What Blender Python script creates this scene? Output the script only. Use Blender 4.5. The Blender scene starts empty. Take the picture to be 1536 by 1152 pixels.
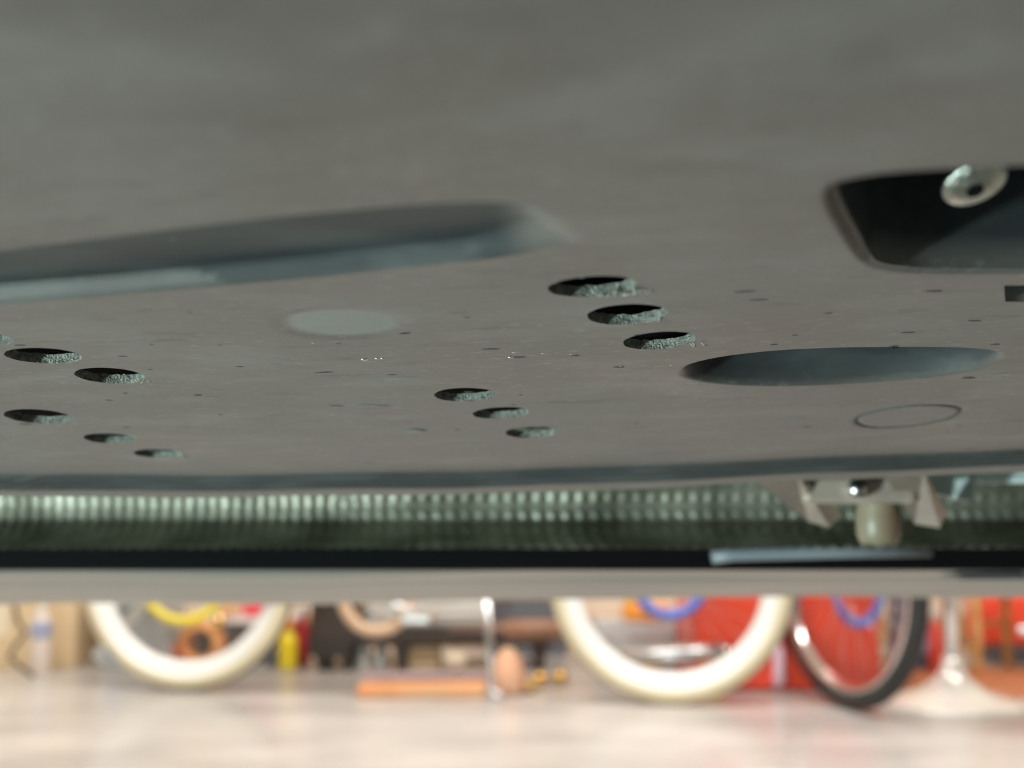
import bpy, bmesh, math, random
import numpy as np
from mathutils import Vector, Matrix
from mathutils.geometry import delaunay_2d_cdt
random.seed(7); np.random.seed(7)
PI = math.pi
S = bpy.context.scene
COL = S.collection

# ------------------------------------------------------------------ camera
F = 1800.0                       # focal length in pixels of the 1536 px wide frame
CZ = 0.575                       # camera height above the workshop floor
PITCH = math.atan(164 / F)
cam_d = bpy.data.cameras.new('camera'); cam = bpy.data.objects.new('camera', cam_d); COL.objects.link(cam)
cam.location = (0, 0, CZ); cam.rotation_euler = (PI/2 + PITCH, 0, 0)
cam_d.sensor_width = 36; cam_d.lens = 36 * F / 1536; cam_d.clip_start = 0.01; cam_d.clip_end = 60
cam_d.dof.use_dof = True; cam_d.dof.focus_distance = 0.345; cam_d.dof.aperture_fstop = 9.6
S.camera = cam

# ------------------------------------------------------------------ world, lights, exposure
w = bpy.data.worlds.new('world'); S.world = w; w.use_nodes = True
w.node_tree.nodes['Background'].inputs[0].default_value = (0.70, 0.88, 0.88, 1)
w.node_tree.nodes['Background'].inputs[1].default_value = 0.06
def area(name, loc, target, sx, sy, power, col):
    l = bpy.data.lights.new(name, 'AREA'); l.shape = 'RECTANGLE'; l.size = sx; l.size_y = sy; l.energy = power; l.color = col
    o = bpy.data.objects.new(name, l); COL.objects.link(o); o.location = loc
    o.rotation_euler = (Vector(target) - Vector(loc)).to_track_quat('-Z', 'Y').to_euler()
    return o
area('ceiling_strip_light_left', (-1.0, 2.1, 2.85), (-1.0, 3.4, 0), 2.2, 0.5, 82, (1.0, 0.94, 0.88))
area('ceiling_strip_light_right', (1.4, 2.1, 2.85), (1.4, 3.4, 0), 2.2, 0.5, 82, (1.0, 0.94, 0.88))
area('work_lamp_light', (-1.2, -0.38, 0.14), (0.1, 0.27, 0.62), 0.08, 0.08, 29, (0.82, 1.0, 0.95))
area('cool_back_fill', (-2.6, -3.2, 1.3), (-0.3, 0.0, 0.0), 2.4, 2.2, 26, (0.78, 1.0, 0.96))  # added cool fill from behind left; no doorway stands there
S.view_settings.view_transform = 'Standard'; S.view_settings.look = 'None'
S.view_settings.exposure = 0.0; S.view_settings.gamma = 1; S.view_settings.use_curve_mapping = False

# ------------------------------------------------------------------ helpers
def ray(px, py):
    cp, sp = math.cos(PITCH), math.sin(PITCH)
    a = (px - 768) / F; b = (576 - py) / F
    return Vector((a, cp - b*sp, sp + b*cp))
def at(px, py, Y):               # point of the place at distance Y in front of the camera
    d = ray(px, py); return Vector((0, 0, CZ)) + d * (Y / d.y)
def floor_at(px, py):
    d = ray(px, py); return Vector((0, 0, CZ)) + d * (-CZ / d.z)

def mat(name, col, rough=0.5, metal=0.0, noise=0.0, scale=8.0, col2=None, bump=0.0, bscale=40.0, coat=0.0, emit=None, spec=None, stretch=(1,1,1)):
    m = bpy.data.materials.new(name); m.use_nodes = True; nt = m.node_tree; p = nt.nodes['Principled BSDF']
    p.inputs['Base Color'].default_value = (*col, 1); p.inputs['Roughness'].default_value = rough; p.inputs['Metallic'].default_value = metal
    if spec is not None: p.inputs['Specular IOR Level'].default_value = spec
    p.inputs['Coat Weight'].default_value = coat
    tc = nt.nodes.new('ShaderNodeTexCoord'); mp = nt.nodes.new('ShaderNodeMapping'); mp.inputs['Scale'].default_value = stretch
    nt.links.new(tc.outputs['Object'], mp.inputs[0])
    n = nt.nodes.new('ShaderNodeTexNoise'); n.inputs['Scale'].default_value = scale; n.inputs['Detail'].default_value = 6
    nt.links.new(mp.outputs[0], n.inputs['Vector'])
    mx = nt.nodes.new('ShaderNodeMix'); mx.data_type = 'RGBA'
    mx.inputs['A'].default_value = (*col, 1)
    c2 = col2 or tuple(c * (1 - noise) for c in col)
    mx.inputs['B'].default_value = (*c2, 1)
    mr = nt.nodes.new('ShaderNodeMapRange'); mr.inputs['From Min'].default_value = 0.38; mr.inputs['From Max'].default_value = 0.62
    nt.links.new(n.outputs['Fac'], mr.inputs['Value']); nt.links.new(mr.outputs[0], mx.inputs['Factor'])
    nt.links.new(mx.outputs['Result'], p.inputs['Base Color'])
    if bump:
        n2 = nt.nodes.new('ShaderNodeTexNoise'); n2.inputs['Scale'].default_value = bscale; n2.inputs['Detail'].default_value = 5
        nt.links.new(mp.outputs[0], n2.inputs['Vector'])
        b = nt.nodes.new('ShaderNodeBump'); b.inputs['Strength'].default_value = bump; b.inputs['Distance'].default_value = 0.002
        nt.links.new(n2.outputs['Fac'], b.inputs['Height']); nt.links.new(b.outputs[0], p.inputs['Normal'])
    if emit:
        p.inputs['Emission Color'].default_value = (*emit[:3], 1); p.inputs['Emission Strength'].default_value = emit[3]
    return m

def link(o, parent=None):
    COL.objects.link(o)
    if parent: o.parent = parent
    return o
def tag(o, label=None, cat=None, group=None, kind=None):
    if label: o['label'] = label
    if cat: o['category'] = cat
    if group: o['group'] = group
    if kind: o['kind'] = kind
    return o
def thing(name, loc, label, cat, rz=0.0, group=None):
    o = bpy.data.objects.new(name, None); o.location = loc; o.rotation_euler = (0, 0, rz); o.empty_display_size = 0.05
    link(o); return tag(o, label, cat, group)
class MB:
    """collects shapes, then links them as ONE mesh object"""
    def __init__(s): s.bm = bmesh.new(); s.mi = 0
    def _fin(s, vs):
        for f in {f for v in vs for f in v.link_faces}: f.material_index = s.mi
    def box(s, c, d, bev=0.0, rot=None, seg=2):
        r = bmesh.ops.create_cube(s.bm, size=1); vs = r['verts']
        M = Matrix.Translation(c) @ (rot.to_4x4() if rot else Matrix.Identity(4)) @ Matrix.Diagonal((*d, 1))
        bmesh.ops.transform(s.bm, matrix=M, verts=vs)
        if bev:
            es = list({e for v in vs for e in v.link_edges})
            r = bmesh.ops.bevel(s.bm, geom=es, offset=bev, segments=seg, affect='EDGES', profile=0.5)
            for f in r['faces']: f.material_index = s.mi
        else: s._fin(vs)
        return s
    def tube(s, pts, r, n=10, closed=False, caps=True):
        pts = [Vector(p) for p in pts]; m = len(pts); rr = r if isinstance(r, (list, tuple)) else [r]*m
        rings = []; ref = None
        for i, p in enumerate(pts):
            a = pts[(i-1) % m] if (closed or i > 0) else p
            b = pts[(i+1) % m] if (closed or i < m-1) else p
            t = (b - a).normalized()
            if ref is None:
                ref = Vector((0, 0, 1)) if abs(t.z) < 0.9 else Vector((1, 0, 0))
            u = (ref - t*ref.dot(t)).normalized(); ref = u; v = t.cross(u)
            rings.append([s.bm.verts.new(p + (u*math.cos(2*PI*k/n) + v*math.sin(2*PI*k/n))*rr[i]) for k in range(n)])
        for i in range(m if closed else m-1):
            A, B = rings[i], rings[(i+1) % m]
            for k in range(n):
                f = s.bm.faces.new((A[k], A[(k+1) % n], B[(k+1) % n], B[k])); f.material_index = s.mi; f.smooth = True
        if caps and not closed:
            for R in (rings[0][::-1], rings[-1]):
                f = s.bm.faces.new(R); f.material_index = s.mi
        return s
    def lathe(s, prof, n=32, c=(0, 0, 0), axis='Z', mids=None):
        """prof: list of (radius, height)"""
        c = Vector(c); rings = []
        for (r, h) in prof:
            ring = []
            for k in range(n):
                a = 2*PI*k/n; x, y = r*math.cos(a), r*math.sin(a)
                p = {'Z': (x, y, h), 'Y': (x, h, y), 'X': (h, x, y)}[axis]
                ring.append(s.bm.verts.new(c + Vector(p)))
            rings.append(ring)
        for i in range(len(rings)-1):
            for k in range(n):
                f = s.bm.faces.new((rings[i][k], rings[i][(k+1) % n], rings[i+1][(k+1) % n], rings[i+1][k]))
                f.smooth = True; f.material_index = mids[i] if mids else s.mi
        if prof[0][0] > 1e-6: s.bm.faces.new(rings[0][::-1]).material_index = s.mi if not mids else mids[0]
        if prof[-1][0] > 1e-6: s.bm.faces.new(rings[-1]).material_index = s.mi if not mids else mids[-1]
        return s
    def torus(s, R, prof, axis='Y', n=72, mids=None, c=(0,0,0)):
        """prof: closed loop of (dr, h) around radius R; axis is the wheel axle"""
        c = Vector(c); rings = []
        for k in range(n):
            a = 2*PI*k/n; ring = []
            for (dr, h) in prof:
                r = R + dr
                ring.append(s.bm.verts.new(c + (Vector((r*math.cos(a), h, r*math.sin(a))) if axis == 'Y' else Vector((r*math.cos(a), r*math.sin(a), h)))))
            rings.append(ring)
        m = len(prof)
        for k in range(n):
            A, B = rings[k], rings[(k+1) % n]
            for j in range(m):
                f = s.bm.faces.new((A[j], A[(j+1) % m], B[(j+1) % m], B[j])); f.smooth = True
                f.material_index = mids[j] if mids else s.mi
        return s
    def ball(s, c, r, sc=(1, 1, 1), u=20, v=12):
        R = bmesh.ops.create_uvsphere(s.bm, u_segments=u, v_segments=v, radius=r)
        bmesh.ops.transform(s.bm, matrix=Matrix.Translation(c) @ Matrix.Diagonal((*sc, 1)), verts=R['verts'])
        for f in {f for q in R['verts'] for f in q.link_faces}: f.smooth = True; f.material_index = s.mi
        return s
    def prism(s, poly, axis, a, b):
        """extrude a 2D polygon; axis 'X' -> poly is (y,z), 'Y' -> (x,z), 'Z' -> (x,y)"""
        def P(p, h): return {'X': (h, p[0], p[1]), 'Y': (p[0], h, p[1]), 'Z': (p[0], p[1], h)}[axis]
        A = [s.bm.verts.new(P(p, a)) for p in poly]; B = [s.bm.verts.new(P(p, b)) for p in poly]
        n = len(poly)
        for k in range(n): s.bm.faces.new((A[k], A[(k+1) % n], B[(k+1) % n], B[k])).material_index = s.mi
        s.bm.faces.new(A[::-1]).material_index = s.mi; s.bm.faces.new(B).material_index = s.mi
        return s
    def build(s, name, mats, parent=None, smooth=None):
        bmesh.ops.recalc_face_normals(s.bm, faces=s.bm.faces)
        me = bpy.data.meshes.new(name); s.bm.to_mesh(me); s.bm.free()
        for m in (mats if isinstance(mats, (list, tuple)) else [mats]): me.materials.append(m)
        if smooth: me.polygons.foreach_set('use_smooth', [True]*len(me.polygons))
        return link(bpy.data.objects.new(name, me), parent)

# ------------------------------------------------------------------ materials
M = {}
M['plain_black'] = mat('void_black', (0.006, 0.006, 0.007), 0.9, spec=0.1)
M['cream_tyre'] = mat('cream_whitewall', (0.74, 0.65, 0.44), 0.45, noise=0.05)
M['white_tyre'] = mat('white_sidewall', (0.90, 0.89, 0.84), 0.4, noise=0.03)  # whiter inner sidewall, its highlight put into the colour
M['black_rubber'] = mat('black_rubber', (0.035, 0.035, 0.035), 0.6, noise=0.3)
M['white_rim'] = mat('pale_enamel_rim', (0.92, 0.92, 0.90), 0.25, noise=0.03)
M['chrome'] = mat('chrome', (0.85, 0.86, 0.88), 0.12, 1.0, noise=0.05)
M['silver'] = mat('brushed_silver', (0.70, 0.71, 0.73), 0.3, 1.0, noise=0.1)
M['grey_plastic'] = mat('grey_plastic', (0.50, 0.52, 0.53), 0.5, noise=0.12)
M['pale_grey'] = mat('pale_grey_cloth', (0.60, 0.61, 0.58), 0.8, noise=0.15)
M['yellow'] = mat('yellow_paint', (0.90, 0.72, 0.06), 0.4, noise=0.08)
M['orange'] = mat('orange_paint', (0.92, 0.33, 0.05), 0.4, noise=0.1)
M['blue'] = mat('blue_paint', (0.10, 0.19, 0.62), 0.4, noise=0.1)
M['red'] = mat('red_paint', (0.95, 0.095, 0.045), 0.28, noise=0.08, coat=0.3)
M['red_dull'] = mat('red_plastic', (0.78, 0.10, 0.07), 0.5, noise=0.1)
M['tan'] = mat('tan_paint', (0.78, 0.52, 0.34), 0.45, noise=0.1)
M['peach'] = mat('peach_cloth', (0.90, 0.52, 0.34), 0.8, noise=0.15)
M['terracotta'] = mat('terracotta_board', (0.85, 0.36, 0.14), 0.6, col2=(0.9, 0.52, 0.28), scale=4)
M['cardboard'] = mat('cardboard', (0.80, 0.60, 0.37), 0.8, noise=0.12, scale=5)
M['wood'] = mat('varnished_pine', (0.74, 0.47, 0.19), 0.45, col2=(0.60, 0.34, 0.12), scale=6, stretch=(6, 6, 0.6))
M['dark_wood'] = mat('dark_stained_wood', (0.055, 0.036, 0.027), 0.5, col2=(0.03, 0.02, 0.015), scale=6, stretch=(0.6, 6, 6))
M['brown'] = mat('brown_wood', (0.36, 0.19, 0.12), 0.5, noise=0.25)
M['brass'] = mat('polished_brass', (0.95, 0.66, 0.22), 0.16, 1.0, noise=0.05)
M['slate'] = mat('slate_blue_plastic', (0.20, 0.24, 0.34), 0.5, noise=0.2)
M['dark_grey'] = mat('dark_grey_metal', (0.16, 0.17, 0.19), 0.45, 0.2, noise=0.2)

# ------------------------------------------------------------------ setting
def floor_mat():
    m = mat('sealed_concrete', (0.60, 0.575, 0.55), 0.16, col2=(0.41, 0.395, 0.38), scale=1.7, stretch=(1, 2.2, 1), bump=0.15, bscale=3.0)
    nt = m.node_tree; p = nt.nodes['Principled BSDF']
    n = nt.nodes.new('ShaderNodeTexNoise'); n.inputs['Scale'].default_value = 5; n.inputs['Detail'].default_value = 8
    tc = nt.nodes.new('ShaderNodeTexCoord'); nt.links.new(tc.outputs['Object'], n.inputs['Vector'])
    r = nt.nodes.new('ShaderNodeMapRange'); r.inputs['To Min'].default_value = 0.20; r.inputs['To Max'].default_value = 0.42
    nt.links.new(n.outputs['Fac'], r.inputs['Value']); nt.links.new(r.outputs[0], p.inputs['Roughness'])
    p.inputs['Coat Weight'].default_value = 0.15; p.inputs['Coat Roughness'].default_value = 0.12
    return m
tag(MB().box((0, 0.0, -0.05), (9, 9.2, 0.1)).build('floor', floor_mat()), kind='structure')
wm = mat('warm_plaster', (0.80, 0.70, 0.56), 0.85, noise=0.08, scale=2)
tag(MB().box((0, 4.65, 1.5), (9, 0.1, 3.0)).build('wall_back', wm), kind='structure')
tag(MB().box((-4.55, 0.0, 1.5), (0.1, 9.2, 3.0)).build('wall_left', wm), kind='structure')
tag(MB().box((4.55, 0.0, 1.5), (0.1, 9.2, 3.0)).build('wall_right', wm), kind='structure')
tag(MB().box((0, 1.0, 3.05), (9.2, 7.2, 0.1)).build('ceiling', mat('white_ceiling', (0.85, 0.85, 0.82), 0.9, noise=0.04)), kind='structure')
tag(MB().box((0, 4.585, 0.06), (9, 0.03, 0.12), 0.006).build('baseboard_back', mat('wood_baseboard', (0.62, 0.36, 0.18), 0.5, noise=0.2)), kind='structure')

# ------------------------------------------------------------------ the raised car seen from below
car = thing('car', (0, 0, 0), 'underside of a raised car with a grey plastic undertray full of drilled holes', 'car')

def Ye(x): return 0.556 - 1.0*np.minimum(0.0, x + 0.08)**2
def sp(t): return np.log1p(np.exp(np.clip(t, -30, 30)))
def base_z(x, Y):
    e = Ye(x) - Y
    Yc = np.minimum(Y, Ye(x) - 0.026)
    z = CZ + 0.049 - 0.165*0.05*sp((Yc - 0.29)/0.05) + 0.03*np.clip(x, -0.35, 0.8) + 0.01*np.sqrt(x**2 + 0.0016)
    def ss(a, b, t):
        t = np.clip((t-a)/(b-a), 0, 1); return t*t*(3-2*t)
    z = z - 0.0032*(1 - ss(0.0235, 0.0265, e)) - 0.0030*(1 - ss(0.0160, 0.0190, e)) - 0.22*np.clip(0.0160 - e, 0, 0.016)
    z = z + 0.0010*(1 - ss(0.0, 0.002, e))
    return z
def on_tray(px, py):
    d = ray(px, py); t = 0.05
    for _ in range(4000):
        p = d*t
        if CZ + p.z >= float(base_z(np.float64(p.x), np.float64(p.y))): return (p.x, p.y)
        t += 0.00025
    raise RuntimeError
def sdf(poly, X, Y):            # signed distance, positive inside
    P = np.array(poly); n = len(P); d = np.full(X.shape, 1e9); ins = np.zeros(X.shape, bool)
    for i in range(n):
        a, b = P[i], P[(i+1) % n]; e = b-a
        t = np.clip(((X-a[0])*e[0] + (Y-a[1])*e[1])/(e@e), 0, 1)
        d = np.minimum(d, np.hypot(X-a[0]-t*e[0], Y-a[1]-t*e[1]))
        c = (a[1] > Y) != (b[1] > Y)
        with np.errstate(divide='ignore', invalid='ignore'):
            ins ^= c & (X < (b[0]-a[0])*(Y-a[1])/(b[1]-a[1]) + a[0])
    return np.where(ins, d, -d)
def smooth_poly(pts, it=3):      # Chaikin corner cutting
    pts = [np.array(p) for p in pts]
    for _ in range(it):
        q = []
        for i in range(len(pts)):
            a, b = pts[i], pts[(i+1) % len(pts)]; q += [a*.75+b*.25, a*.25+b*.75]
        pts = q
    return [tuple(p) for p in pts]

# drilled holes: centre in the photograph's frame, mapped on the tray; all 20 mm
D0 = 0.0100
hole_px = [(65,536,1),(165,565.5,1),(-44,508,1),(58,625,1.1),(166,656,.95),(237,680,.93),(698,590.5,1),(752,620.5,1),(798,650,1),
           (888,433.5,1.0),(941,472.5,1.0),(990,508.5,1.0)]
holes = []
for (a, b, k) in hole_px:
    c = on_tray(a, b); r = D0*k
    n = 44; holes.append([(c[0] + r*math.cos(2*PI*i/n)*(1+0.012*math.sin(5*i)), c[1] + r*math.sin(2*PI*i/n)) for i in range(n)])
hole_n = len(holes)
slot = smooth_poly([on_tray(*p) for p in [(1238,284),(1300,264),(1420,258),(1700,250),(1700,408),(1480,408),(1340,405),(1296,390)]], 2)
slot = [p for p in slot]
notch = [on_tray(*p) for p in [(1506,429),(1600,427),(1600,452),(1508,453)]]
holes += [slot, notch]
channel = smooth_poly([on_tray(*p) for p in [(-420,425),(0,372),(300,338),(600,309),(740,301),(815,306),(860,336),(897,362),(800,381),(600,404),(300,433),(0,453),(-420,480)]], 2)
oc = on_tray(1258, 548); oL = on_tray(1022, 551); oR = on_tray(1500, 543); oN = on_tray(1258, 522); oF = on_tray(1230, 577)
oax = np.array(oR) - np.array(oL); oa = np.linalg.norm(oax)/2; oth = math.atan2(oax[1], oax[0]); ob = abs(oF[1]-oN[1])/2
occ = ((oL[0]+oR[0])/2, (oN[1]+oF[1])/2)
def oval_r(X, Y):
    u = (X-occ[0])*math.cos(oth) + (Y-occ[1])*math.sin(oth); v = -(X-occ[0])*math.sin(oth) + (Y-occ[1])*math.cos(oth)
    return (np.abs(u/oa)**2.3 + np.abs(v/ob)**2.3)**(1/2.3)
rc = on_tray(1362, 623); rr = (on_tray(1436, 621)[0] - on_tray(1290, 625)[0])/2
pc = on_tray(512, 485); pr = (on_tray(612, 485)[0] - on_tray(412, 485)[0])/2

def tray_z(X, Y):
    z = base_z(X, Y)
    def ss(a, b, t):
        t = np.clip((t-a)/(b-a), 0, 1); return t*t*(3-2*t)
    s = sdf(channel, X, Y)
    wid = 0.0028 + 0.013*ss(-0.010, 0.012, X)
    z = z + 0.0042*ss(0, 1, np.clip(s, 0, 1)/wid)
    r = oval_r(X, Y)
    z = z + 0.013*np.sqrt(np.clip(1 - np.clip(r, 0, 1)**3, 0, 1))*ss(1.0, 0.90, r)
    q = np.hypot(X-rc[0], (Y-rc[1]))
    z = z + 0.0013*np.exp(-((q-rr)/0.0006)**2)
    q = np.hypot(X-pc[0], (Y-pc[1])*0.95)
    z = z + 0.0005*ss(pr, pr*0.9, q)
    z = z + (0.0008 + 0.0022*ss(0.078, 0.070, X))*ss(-0.0022, 0.0, sdf(slot, X, Y))
    z = z + 0.0004*np.sin(X*23+1)*np.sin(Y*31) + 0.00025*np.sin(X*61+Y*47)
    return z

pts = []; edges = []
def add_loop(lp, con=True):
    b = len(pts); pts.extend(lp); n = len(lp)
    if con: edges.extend((b+i, b+(i+1) % n) for i in range(n))
for h in holes: add_loop(h)
CP = np.array(channel); tn = np.roll(CP, -1, 0) - np.roll(CP, 1, 0); tn /= np.linalg.norm(tn, axis=1)[:, None] + 1e-9; nr = np.stack([-tn[:, 1], tn[:, 0]], 1)
if sdf(channel, *(CP[:3] + nr[:3]*1e-4).T)[0] < 0: nr = -nr
def densify(lp, step):
    out = []
    for i in range(len(lp)):
        a, b = np.array(lp[i]), np.array(lp[(i+1) % len(lp)]); n = max(1, int(np.linalg.norm(b-a)/step))
        out += [tuple(a + (b-a)*k/n) for k in range(n)]
    return out
add_loop(densify(channel, 0.0016))
SP = np.array(slot); ts = np.roll(SP, -1, 0) - np.roll(SP, 1, 0); ts /= np.linalg.norm(ts, axis=1)[:, None] + 1e-9; ns_ = np.stack([-ts[:, 1], ts[:, 0]], 1)
if sdf(slot, *(SP[:3] + ns_[:3]*1e-4).T)[0] > 0: ns_ = -ns_
for off in (0.0005, 0.0010, 0.0015, 0.0020, 0.0025): pts.extend(densify([tuple(p) for p in SP + ns_*off], 0.0015))
for off in (-0.0006, 0.0006, 0.0012, 0.0018, 0.0024, 0.003, 0.0036): pts.extend(densify([tuple(p) for p in CP + nr*off], 0.0016))
def scaled(fn, n=96): return [fn(2*PI*i/n) for i in range(n)]
for k in (0.80, 0.88, 0.92, 0.95, 0.975, 1.0, 1.02):
    def f(t, k=k):
        cu, su = math.cos(t), math.sin(t); q = k/((abs(cu)**2.3+abs(su)**2.3)**(1/2.3)); u, v = oa*q*cu, ob*q*su
        return (occ[0]+u*math.cos(oth)-v*math.sin(oth), occ[1]+u*math.sin(oth)+v*math.cos(oth))
    add_loop(scaled(f, 110))
for dr in (-0.0012, -0.0006, 0, 0.0006, 0.0012):
    add_loop(scaled(lambda t: (rc[0]+(rr+dr)*math.cos(t), rc[1]+(rr+dr)*math.sin(t)), 80))
xs = sorted(set(list(np.arange(-0.35, -0.20, 0.01)) + list(np.arange(-0.20, 0.24, 0.0024)) + list(np.arange(0.24, 0.66, 0.012))))
es = [0, .0007, .0014, .0022, .004, .008, .012, .015, .0158, .0166, .0174, .0182, .019, .0198, .0215, .0227, .0235, .0243, .0251, .0259, .0267, .0275] + list(np.arange(.0295, .46, .0024)) + list(np.arange(.462, .90, .02))
gx = []
for e in es:
    for x in xs: gx.append((x, float(Ye(np.float64(x))) - e))
G = np.array(gx); keep = np.ones(len(G), bool)
for h in holes:
    s = sdf(h, G[:,0], G[:,1]); keep &= s < (-0.0032 if h is slot else -0.0006)
q = np.hypot(G[:,0]-rc[0], G[:,1]-rc[1]); keep &= np.abs(q-rr) > 0.0016
q = oval_r(G[:,0], G[:,1]); keep &= ~((q > .78) & (q < 1.04))
sc_ = sdf(channel, G[:,0], G[:,1]); keep &= (sc_ < -0.0012) | (sc_ > 0.0044)
pts += [tuple(p) for p in G[keep]]
ov, oe, of, *_ = delaunay_2d_cdt([Vector(p) for p in pts], edges, [], 0, 1e-7)
V = np.array([[v.x, v.y] for v in ov]); Fc = np.array([f for f in of if len(f) == 3])
cen = V[Fc].mean(axis=1); good = np.ones(len(Fc), bool)
for h in holes: good &= sdf(h, cen[:,0], cen[:,1]) < 0
good &= cen[:,1] < Ye(cen[:,0]) + 1e-4
Fc = Fc[good]; Z = tray_z(V[:,0], V[:,1])
bm = bmesh.new(); bv = [bm.verts.new((a, b, c)) for (a, b), c in zip(V, Z)]
for f in Fc:
    g = bm.faces.new([bv[i] for i in f]); g.smooth = True
bm.verts.ensure_lookup_table()
loose = [v for v in bm.verts if not v.link_faces]; bmesh.ops.delete(bm, geom=loose, context='VERTS')
bed = [e for e in bm.edges if len(e.link_faces) == 1]
def which(v):
    x, y = np.array([v.co.x]), np.array([v.co.y])
    for i, h in enumerate(holes):
        if abs(sdf(h, x, y)[0]) < 2e-5: return i
    return -1
wh = {v: which(v) for e in bed for v in e.verts}
levels = {}
rnd = random.Random(3)
for v, i in wh.items():
    if i < 0: hs = [0.0012, 0.0028]; j = 0
    elif i < hole_n: hs = [0.0003, 0.0009, 0.0015, 0.0021, 0.0027]; j = 0.00010
    elif i == hole_n: hs = [0.002, 0.008, 0.02, 0.048]; j = 0
    else: hs = [0.001, 0.004, 0.008]; j = 0
    col_ = [v]
    for k, h in enumerate(hs):
        col_.append(bm.verts.new(v.co + Vector((rnd.uniform(-j, j), rnd.uniform(-j, j), h + rnd.uniform(-j, j)*2))))
    levels[v] = col_
for e in bed:
    a, b = e.verts
    if wh[a] != wh[b]: continue
    A, B = levels[a], levels[b]
    for k in range(len(A)-1):
        try: f = bm.faces.new((A[k], B[k], B[k+1], A[k+1]))
        except ValueError: continue
        f.smooth = wh[a] >= hole_n; f.material_index = 1 if 0 <= wh[a] < hole_n else 0
for e in bm.edges:
    if len(e.link_faces) == 2 and e in bed: e.smooth = False
for e in bed: e.smooth = False
bmesh.ops.recalc_face_normals(bm, faces=bm.faces)
me = bpy.data.meshes.new('undertray'); bm.to_mesh(me); bm.free()
co = np.empty(len(me.vertices)*3, np.float32); me.vertices.foreach_get('co', co); co = co.reshape(-1, 3).astype(float)
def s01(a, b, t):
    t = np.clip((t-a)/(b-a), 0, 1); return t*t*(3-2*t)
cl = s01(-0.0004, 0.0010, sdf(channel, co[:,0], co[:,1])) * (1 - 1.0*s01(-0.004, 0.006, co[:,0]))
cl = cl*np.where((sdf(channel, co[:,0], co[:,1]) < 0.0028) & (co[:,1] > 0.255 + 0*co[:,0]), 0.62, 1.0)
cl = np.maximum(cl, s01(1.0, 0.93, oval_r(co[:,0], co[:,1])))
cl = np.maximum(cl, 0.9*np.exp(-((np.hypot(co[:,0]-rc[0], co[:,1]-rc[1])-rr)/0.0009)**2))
e_ = Ye(co[:,0]) - co[:,1]; cl = np.maximum(cl, 0.8*s01(0.0285, 0.0255, e_)*s01(0.0135, 0.0165, e_))  # shade of the camera-facing edge step put into the colour
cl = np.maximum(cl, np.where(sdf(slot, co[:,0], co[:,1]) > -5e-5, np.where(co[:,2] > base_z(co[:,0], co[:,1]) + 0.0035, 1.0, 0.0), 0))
me.attributes.new('clean_dark', 'FLOAT', 'POINT').data.foreach_set('value', cl.astype(np.float32))  # clean recesses, with groove line and edge step darkened too

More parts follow.
